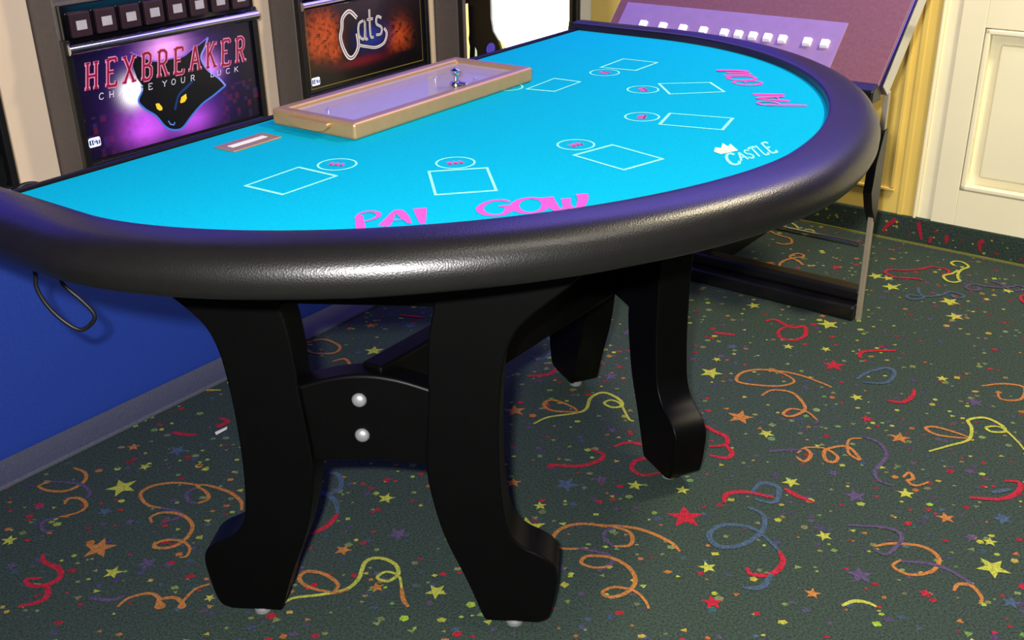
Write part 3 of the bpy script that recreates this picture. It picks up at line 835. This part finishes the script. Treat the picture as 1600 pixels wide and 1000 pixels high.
def trestle(sgn):
    """sgn -1 near the camera, +1 the far one"""
    mx, my = .3455, sgn * .3855
    dx, dy = .858, -sgn * .5135          # along the trestle toward the players
    nx, ny = .5135, sgn * .858           # outward side of the table
    shift_in = -.013

    def fn(s):
        def g(w, z, d):
            q = d + shift_in
            return (mx + dx * w * s + nx * q, my + dy * w * s + ny * q, z)
        return g
    for s in (-1, 1):
        leg = MB().prism(leg_poly, fn(s), -TH / 2, TH / 2).build('leg', M['black'], table, smooth=35, bevel=.009)
        c = fn(s)(.214, 0, 0)
        MB().lathe([(.014, 0), (.014, .005), (.010, .007), (.010, .0305)], c, 'z', 14).build('levelling_foot', M['silver'], leg, smooth=40)
    g = fn(1)
    top = smooth_line([(-.105, .444), (-.05, .461), (0, .467), (.05, .461), (.105, .444)], 4)
    bot = smooth_line([(.098, .312), (.04, .317), (0, .3185), (-.04, .317), (-.098, .312)], 4)
    cb = MB().prism(top + bot, g, -.022, .022).build('crossbar', M['black'], table, smooth=35, bevel=.006)
    for z in (.425, .364):
        bo = MB()
        prof_b = [(.0115, 0), (.0115, .002), (.0095, .0055), (.006, .0075), (.001, .0085)]
        seg = 16
        vv, ff = [], []
        for r, h in prof_b:
            for k in range(seg):
                a = 2 * math.pi * k / seg
                vv.append(g(-.010 + r * math.cos(a), z + r * math.sin(a), .0215 + h))
        for i in range(len(prof_b) - 1):
            for k in range(seg):
                ff.append((i * seg + k, i * seg + (k + 1) % seg, (i + 1) * seg + (k + 1) % seg, (i + 1) * seg + k))
        ff.append(list(range((len(prof_b) - 1) * seg, len(prof_b) * seg)))
        bo.add(vv, ff).build('bolt', M['silver'], cb, smooth=50)
    MB().prism([(-.125, .578), (.125, .578), (.125, .686), (-.125, .686)], g, -.022, .018).build('top_beam', M['black'], table, bevel=.004)


trestle(-1)
trestle(1)
MB().box(.3455 - .020, .3455 + .020, -.372, .372, .346, .474).build('stretcher', M['black'], table, bevel=.005)

# printed betting layout
BOXES = [[(.235, -.477), (.234, -.372), (.313, -.372), (.31, -.475)], [(.404, -.288), (.465, -.227), (.54, -.304), (.481, -.365)],
         [(.532, -.113), (.552, -.033), (.655, -.057), (.634, -.136)], [(.554, .103), (.534, .176), (.639, .203), (.657, .127)],
         [(.414, .352), (.492, .412), (.548, .358), (.472, .289)], [(.251, .412), (.248, .508), (.327, .513), (.327, .424)],
         [(.234, .188), (.228, .290), (.288, .292), (.290, .199)]]
CIRCLES = [(.273, -.334), (.412, -.235), (.507, -.064), (.509, .131), (.415, .297), (.284, .379), (.196, .185)]


def on_felt(dz=.0006):
    return lambda a, b: (a, b, ZF + dz)


for bx in BOXES:
    cx, cy = sum(p[0] for p in bx) / 4, sum(p[1] for p in bx) / 4
    t = .0042
    inner = []
    for i in range(4):
        p = bx[i]
        l = math.hypot(p[0] - cx, p[1] - cy)
        k = 1 - t * 1.45 / l
        inner.append((cx + (p[0] - cx) * k, cy + (p[1] - cy) * k))
    b = MB()
    b.add([on_felt()(*p) for p in bx + inner], [(i, (i + 1) % 4, 4 + (i + 1) % 4, 4 + i) for i in range(4)])
    b.build('betting_box', M['felt_line'], felt)
for cx, cy in CIRCLES:
    b = MB()
    n = 36
    v = [on_felt()(cx + r * math.cos(2 * math.pi * k / n), cy + r * math.sin(2 * math.pi * k / n)) for r in (.0262, .0292) for k in range(n)]
    b.add(v, [(k, (k + 1) % n, n + (k + 1) % n, n + k) for k in range(n)])
    b.build('betting_circle', M['felt_line'], felt)
    # little pink mark in the circle, turned toward its player
    ax, ay = cx - .15, cy
    l = math.hypot(ax, ay)
    ax, ay = ax / l, ay / l
    mk = MB()
    for k in (-1, 0, 1):
        f = lambda a, bb: on_felt(.0007)(cx + ax * bb - ay * a, cy + ay * bb + ax * a)
        mk.ribbon([(k * .008 - .0025, -.007), (k * .008 + .001, .001), (k * .008 - .001, .007)], .0048, f)
        mk.ribbon([(k * .008 - .004, .004), (k * .008 + .004, .005)], .003, f)
    mk.build('circle_mark', M['felt_pink'], felt)

PAIGOW = {
    'P': [([(.10, -.25), (.16, .15), (.16, .5), (.26, .80)], [.24, .30, .26, .14]),
          ([(.02, .62), (.18, .86), (.50, 1.0), (.88, .93), (.98, .72), (.75, .52), (.36, .42)], [.08, .10, .13, .16, .16, .12, .08])],
    'A': [([(.00, .10), (.10, .22), (.24, .45), (.44, .84), (.60, .92)], [.30, .34, .26, .14, .10]),
          ([(.45, .90), (.62, .88), (.80, .55), (.98, .12)], [.12, .26, .26, .12]), ([(.30, .36), (.74, .36)], [.07, .07])],
    'I': [([(.45, 1.0), (.52, .5), (.56, .05)], [.62, .46, .24])],
    'G': [([(.98, .82), (.70, .98), (.36, .92), (.10, .70), (.03, .45), (.16, .18), (.45, .02), (.76, .06), (.93, .28), (.90, .52), (.62, .56)],
           [.10, .12, .13, .18, .20, .18, .13, .16, .22, .20, .08])],
    'O': [([(.5, 1.0), (.18, .86), (.02, .52), (.16, .16), (.5, 0), (.84, .14), (.98, .48), (.86, .82), (.5, 1.0)],
           [.12, .18, .24, .18, .12, .18, .24, .18, .12])],
    'W': [([(.00, .98), (.06, .55), (.20, .10), (.36, .04), (.48, .30), (.50, .78)], [.26, .28, .20, .14, .16, .24]),
          ([(.50, .60), (.56, .22), (.70, .03), (.86, .16), (.97, .60), (.98, 1.0)], [.16, .14, .14, .20, .26, .28])]}


def felt_word(word, slots, bl, br, tl, tr, halo=True):
    def at(s, t):
        return tuple((bl[k] * (1 - s) + br[k] * s) * (1 - t) + (tl[k] * (1 - s) + tr[k] * s) * t for k in range(2))
    W = math.hypot(br[0] - bl[0], br[1] - bl[1])
    H = math.hypot(tl[0] - bl[0], tl[1] - bl[1])
    for ch, (s0, s1) in zip(word, slots):
        mb = MB()
        asp = W * (s1 - s0) / H
        for dz, (pts, wd) in zip((.0007, .0013, .0019), PAIGOW[ch]):
            line = smooth_line([(a * asp, b, w) for (a, b), w in zip(pts, wd)], 5)
            mb.ribbon([(p[0], p[1]) for p in line], [p[2] * min(1, asp + .15) for p in line],
                      lambda a, b, dz=dz: on_felt(dz)(*at(s0 + (s1 - s0) * a / asp, b)), rise=.0004)
        mb.build('lettering', M['felt_pink'], felt)


PAI = ((0, .34), (.37, .76), (.82, 1.02))
GOW = ((0, .30), (.33, .64), (.66, 1.0))
felt_word('PAI', PAI, (.486, -.517), (.546, -.456), (.440, -.474), (.504, -.409))
felt_word('GOW', GOW, (.582, -.399), (.676, -.301), (.544, -.351), (.643, -.256))
felt_word('PAI', PAI, (.694, .330), (.642, .398), (.640, .296), (.592, .372))
felt_word('GOW', GOW, (.584, .440), (.505, .535), (.545, .412), (.459, .503))

# crest and name of the house
cs = MB()


def castle_at(s, t):
    bl, br, tl, tr = (.742, -.030), (.776, .062), (.716, .004), (.744, .098)
    q = tuple((bl[k] * (1 - s) + br[k] * s) * (1 - t) + (tl[k] * (1 - s) + tr[k] * s) * t for k in range(2))
    return on_felt(.0007)(*q)


for ch, s0, s1, t0, t1 in (('C', 0, .24, -.25, 1.0), ('A', .24, .40, 0, .85), ('S', .41, .54, 0, .9), ('T', .54, .69, 0, 1.0), ('L', .70, .83, 0, 1.05), ('E', .84, 1.0, 0, 1.1)):
    glyph(cs, ch, lambda a, b: castle_at(s0 + (s1 - s0) * a, t0 + (t1 - t0) * b), .13, .55, serif=.06, lift=2)
cs.build('house_name', M['felt_line'], felt)
cr = MB()
cr.poly([castle_at(a, b)[:2] for a, b in ((-.02, 1.15), (.34, 1.05), (.30, 1.9), (.22, 1.7), (.16, 2.2), (.06, 1.75), (-.04, 2.0), (-.12, 1.6))], on_felt(.0008))
cr.build('house_crest', M['felt_cream'], felt)

# slot plate set into the felt
sl = MB().box(.052, .098, -.374, -.278, ZF, ZF + .0025).build('drop_slot', M['satin'], table, bevel=.001)
MB().box(.069, .081, -.362, -.292, ZF + .0026, ZF + .0030).build('slot_mouth', M['paper'], sl)

# ---------------------------------------------------------------- chip tray with a locked clear lid
tray = empty('chip_tray', table.matrix_basis @ Vector((.1125, .005, ZF)), -PHI + math.radians(-3.0))
tray.location = (table.matrix_basis.to_3x3() @ Vector((.118, .008, 0))) + Vector((-.2675, 1.9483, ZF + .0006))
tray.rotation_euler = (0, 0, -PHI)
tag(tray, 'bronze metal chip tray with clear locked lid lying on the cyan felt', 'chip tray')
TX, TY, TZ = .0925, .238, .027
fr = MB()
rim_w = .022
outer = [(-TX, -TY), (TX, -TY), (TX, TY), (-TX, TY)]
fr.box(-TX, -TX + rim_w, -TY, TY, 0, TZ)
fr.box(TX - rim_w, TX, -TY, TY, 0, TZ)
fr2 = MB()
frame = MB()
o4 = outer
i4 = [(-TX + rim_w, -TY + rim_w), (TX - rim_w, -TY + rim_w), (TX - rim_w, TY - rim_w), (-TX + rim_w, TY - rim_w)]
v = [(a, b, z) for z in (0, TZ) for ring in (o4, i4) for a, b in ring]
f = []
for i in range(4):
    j = (i + 1) % 4
    f += [(i, j, 8 + j, 8 + i), (4 + j, 4 + i, 12 + i, 12 + j), (8 + i, 8 + j, 12 + j, 12 + i), (j, i, 4 + i, 4 + j)]
frame.add(v, f).build('tray_frame', M['satin'], tray, bevel=.005)
MB().box(-TX + rim_w + .0002, TX - rim_w - .0002, -TY + rim_w + .0002, TY - rim_w - .0002, .001, .006).build('tray_floor', M['satin_inner'], tray)
MB().box(-TX + rim_w + .0002, TX - rim_w - .0002, -TY + rim_w + .0002, TY - rim_w - .0002, TZ - .010, TZ - .006).build('clear_lid', M['acrylic'], tray)
lk = MB().lathe([(.011, 0), (.011, .006), (.009, .010), (.004, .011)], (TX - rim_w - .014, .055, TZ - .006), 'z', 18).build('lock', M['chrome'], tray, smooth=35)
MB().box(TX - rim_w - .012, TX - rim_w + .012, .050, .060, TZ, TZ + .004).build('hasp', M['chrome'], lk, bevel=.0015)
kk = MB().tube([(TX - rim_w - .014, .055, TZ + .004), (TX - rim_w - .014, .055, TZ + .018)], .0035, 10)
kk.lathe([(.007, 0), (.009, .003), (.009, .008), (.004, .011)], (TX - rim_w - .014, .055, TZ + .016), 'z', 14)
kk.build('key', M['chrome'], lk, smooth=40)
hd = MB().prism(smooth_line([(-.048, .024), (-.048, .018), (-.030, .010), (.0, .008), (.030, .010), (.042, .018), (.042, .024)], 4),
                lambda a, b, d: (a, d, b - .002), -TY - .010, -TY + .001)
hd.build('handle_lip', M['satin'], tray, bevel=.003, smooth=40)
for a, b in ((-.052, -.15), (-.045, .12), (.02, .155)):
    MB().lathe([(.006, 0), (.006, .008), (.002, .010)], (a, b, .006), 'z', 12).build('rivet', M['chrome'], tray, smooth=40)

# ---------------------------------------------------------------- hanging cord under the near end
cd = MB()
line = smooth_line([(-.708, 1.50, .735), (-.708, 1.50, .66), (-.707, 1.50, .611), (-.710, 1.50, .587), (-.701, 1.50, .559), (-.682, 1.50, .532), (-.658, 1.50, .515), (-.638, 1.50, .526),
                    (-.632, 1.50, .541), (-.646, 1.50, .563), (-.664, 1.50, .584), (-.671, 1.50, .60), (-.672, 1.505, .66), (-.66, 1.52, .735)], 6)
cd.tube(line, .0034, 8)
tag(cd.build('hanging_cord', M['rubber'], None, smooth=60), 'thin black cord hanging in a loop below the padded rail against the blue base', 'cord')

# ---------------------------------------------------------------- scrap on the carpet
sc = MB().prism([(-.016, -.004), (.014, -.003), (.020, .003), (-.012, .005)], lambda a, b, d: (a, b, d), 0, .002)
o = sc.build('paper_scrap', M['paper'], None)
o.location = (-.641, 2.055, .0018)
o.rotation_euler = (0, 0, .9)
tag(o, 'small white paper scrap on the carpet near the left table leg', 'paper scrap')

# ---------------------------------------------------------------- slant-top machine against the right wall
EX = math.radians(5.0)
con = empty('slant_top_machine', row(2.582, -.845), -YAW + EX * 0)
tag(con, 'maroon slant-top gaming machine with white keys and chrome trimmed legs by the wall', 'gaming machine')
# local x = V + .845 (negative away from the wall corner), local y = U - 2.582


def slant(a, b, d):
    return (d, a, b)


slab = [(-.085, .600), (-.058, .618), (.070, .745), (.190, .865), (.228, .827), (.108, .707), (-.010, .592)]
MB().prism([(-.097, .585), (-.097, .618), (-.066, .630), (-.045, .600), (-.030, .585)], slant, -.79, -.002).build('shade_lip', M['black_metal'], con, bevel=.004)  # black strip added for the dark shading under the deck
MB().prism(slab, slant, -.79, -.004).build('console_top', M['maroon'], con, bevel=.005)
MB().prism([(.015, .62), (.225, .83), (.36, 1.20), (.54, 1.20), (.56, .62)], slant, -.78, -.34).build('cabinet', M['maroon'], con, bevel=.006)
MB().prism([(-.058, .622), (.070, .750), (.190, .870), (.228, .832), (.105, .709), (-.016, .592)], slant, -.0035, .006).build('chrome_edge', M['chrome'], con, bevel=.002)
MB().prism([(.232, .862), (.345, 1.17), (.340, 1.172), (.227, .864)], slant, -.74, -.38).build('screen', M['violet_sheen_glow'], con)  # unseen glowing screen, added to reflect in the far rail
n_ = 1 / math.sqrt(2)


def deck(a, b, h):
    """on the slanted deck: a along the machine, b up the slope, h off it"""
    return (a, -.058 + b * n_ - h * n_, .618 + b * n_ + h * n_)


dk = MB()
dk.add([deck(a, b, h) for h in (.0, .004) for b in (.018, .165) for a in (-.76, -.135)], [(0, 1, 3, 2), (4, 5, 7, 6), (0, 1, 5, 4), (2, 3, 7, 6), (0, 2, 6, 4), (1, 3, 7, 5)])
dk_o = dk.build('button_deck', M['deck'], con, bevel=.001)
for a in (-.170, -.215, -.280, -.320, -.360, -.400, -.440, -.500, -.560, -.620, -.680):
    k = MB()
    k.add([deck(a + dx, .098 + db, h) for h, s in ((.004, 1), (.014, .8)) for db in (-.011 * s, .011 * s) for dx in (-.011 * s, .011 * s)],
          [(0, 1, 3, 2), (4, 5, 7, 6), (0, 1, 5, 4), (2, 3, 7, 6), (0, 2, 6, 4), (1, 3, 7, 5)])
    k.build('key', M['key'], dk_o, bevel=.001)
MB().box(-.75, -.47, .08, .48, 0, .60).build('pedestal', M['black_metal'], con, bevel=.006)
# open side frame: chrome post, black bracket, floor rails
MB().box(-.008, .006, -.006, .006, 0, .60).build('post', M['post'], con, bevel=.002)
MB().prism([(-.012, .500), (-.004, .508), (.008, .508), (.014, .498), (.014, .43), (.010, .29), (.004, .27), (-.030, .315), (-.050, .36), (-.040, .43)], slant, -.013, .0085).build('bracket', M['black_metal'], con)
fr = MB().box(-.80, -.009, -.022, .030, .0, .040)
fr.build('floor_rail', M['black_metal'], con, bevel=.006)
MB().box(-.80, -.009, .012, .060, .0405, .075).build('upper_rail', M['black_metal'], con, bevel=.008)
MB().tube([(-.74, .50, .012), (-.19, .50, .012)], .006, 10).build('rear_bar', M['chrome'], con, smooth=50)
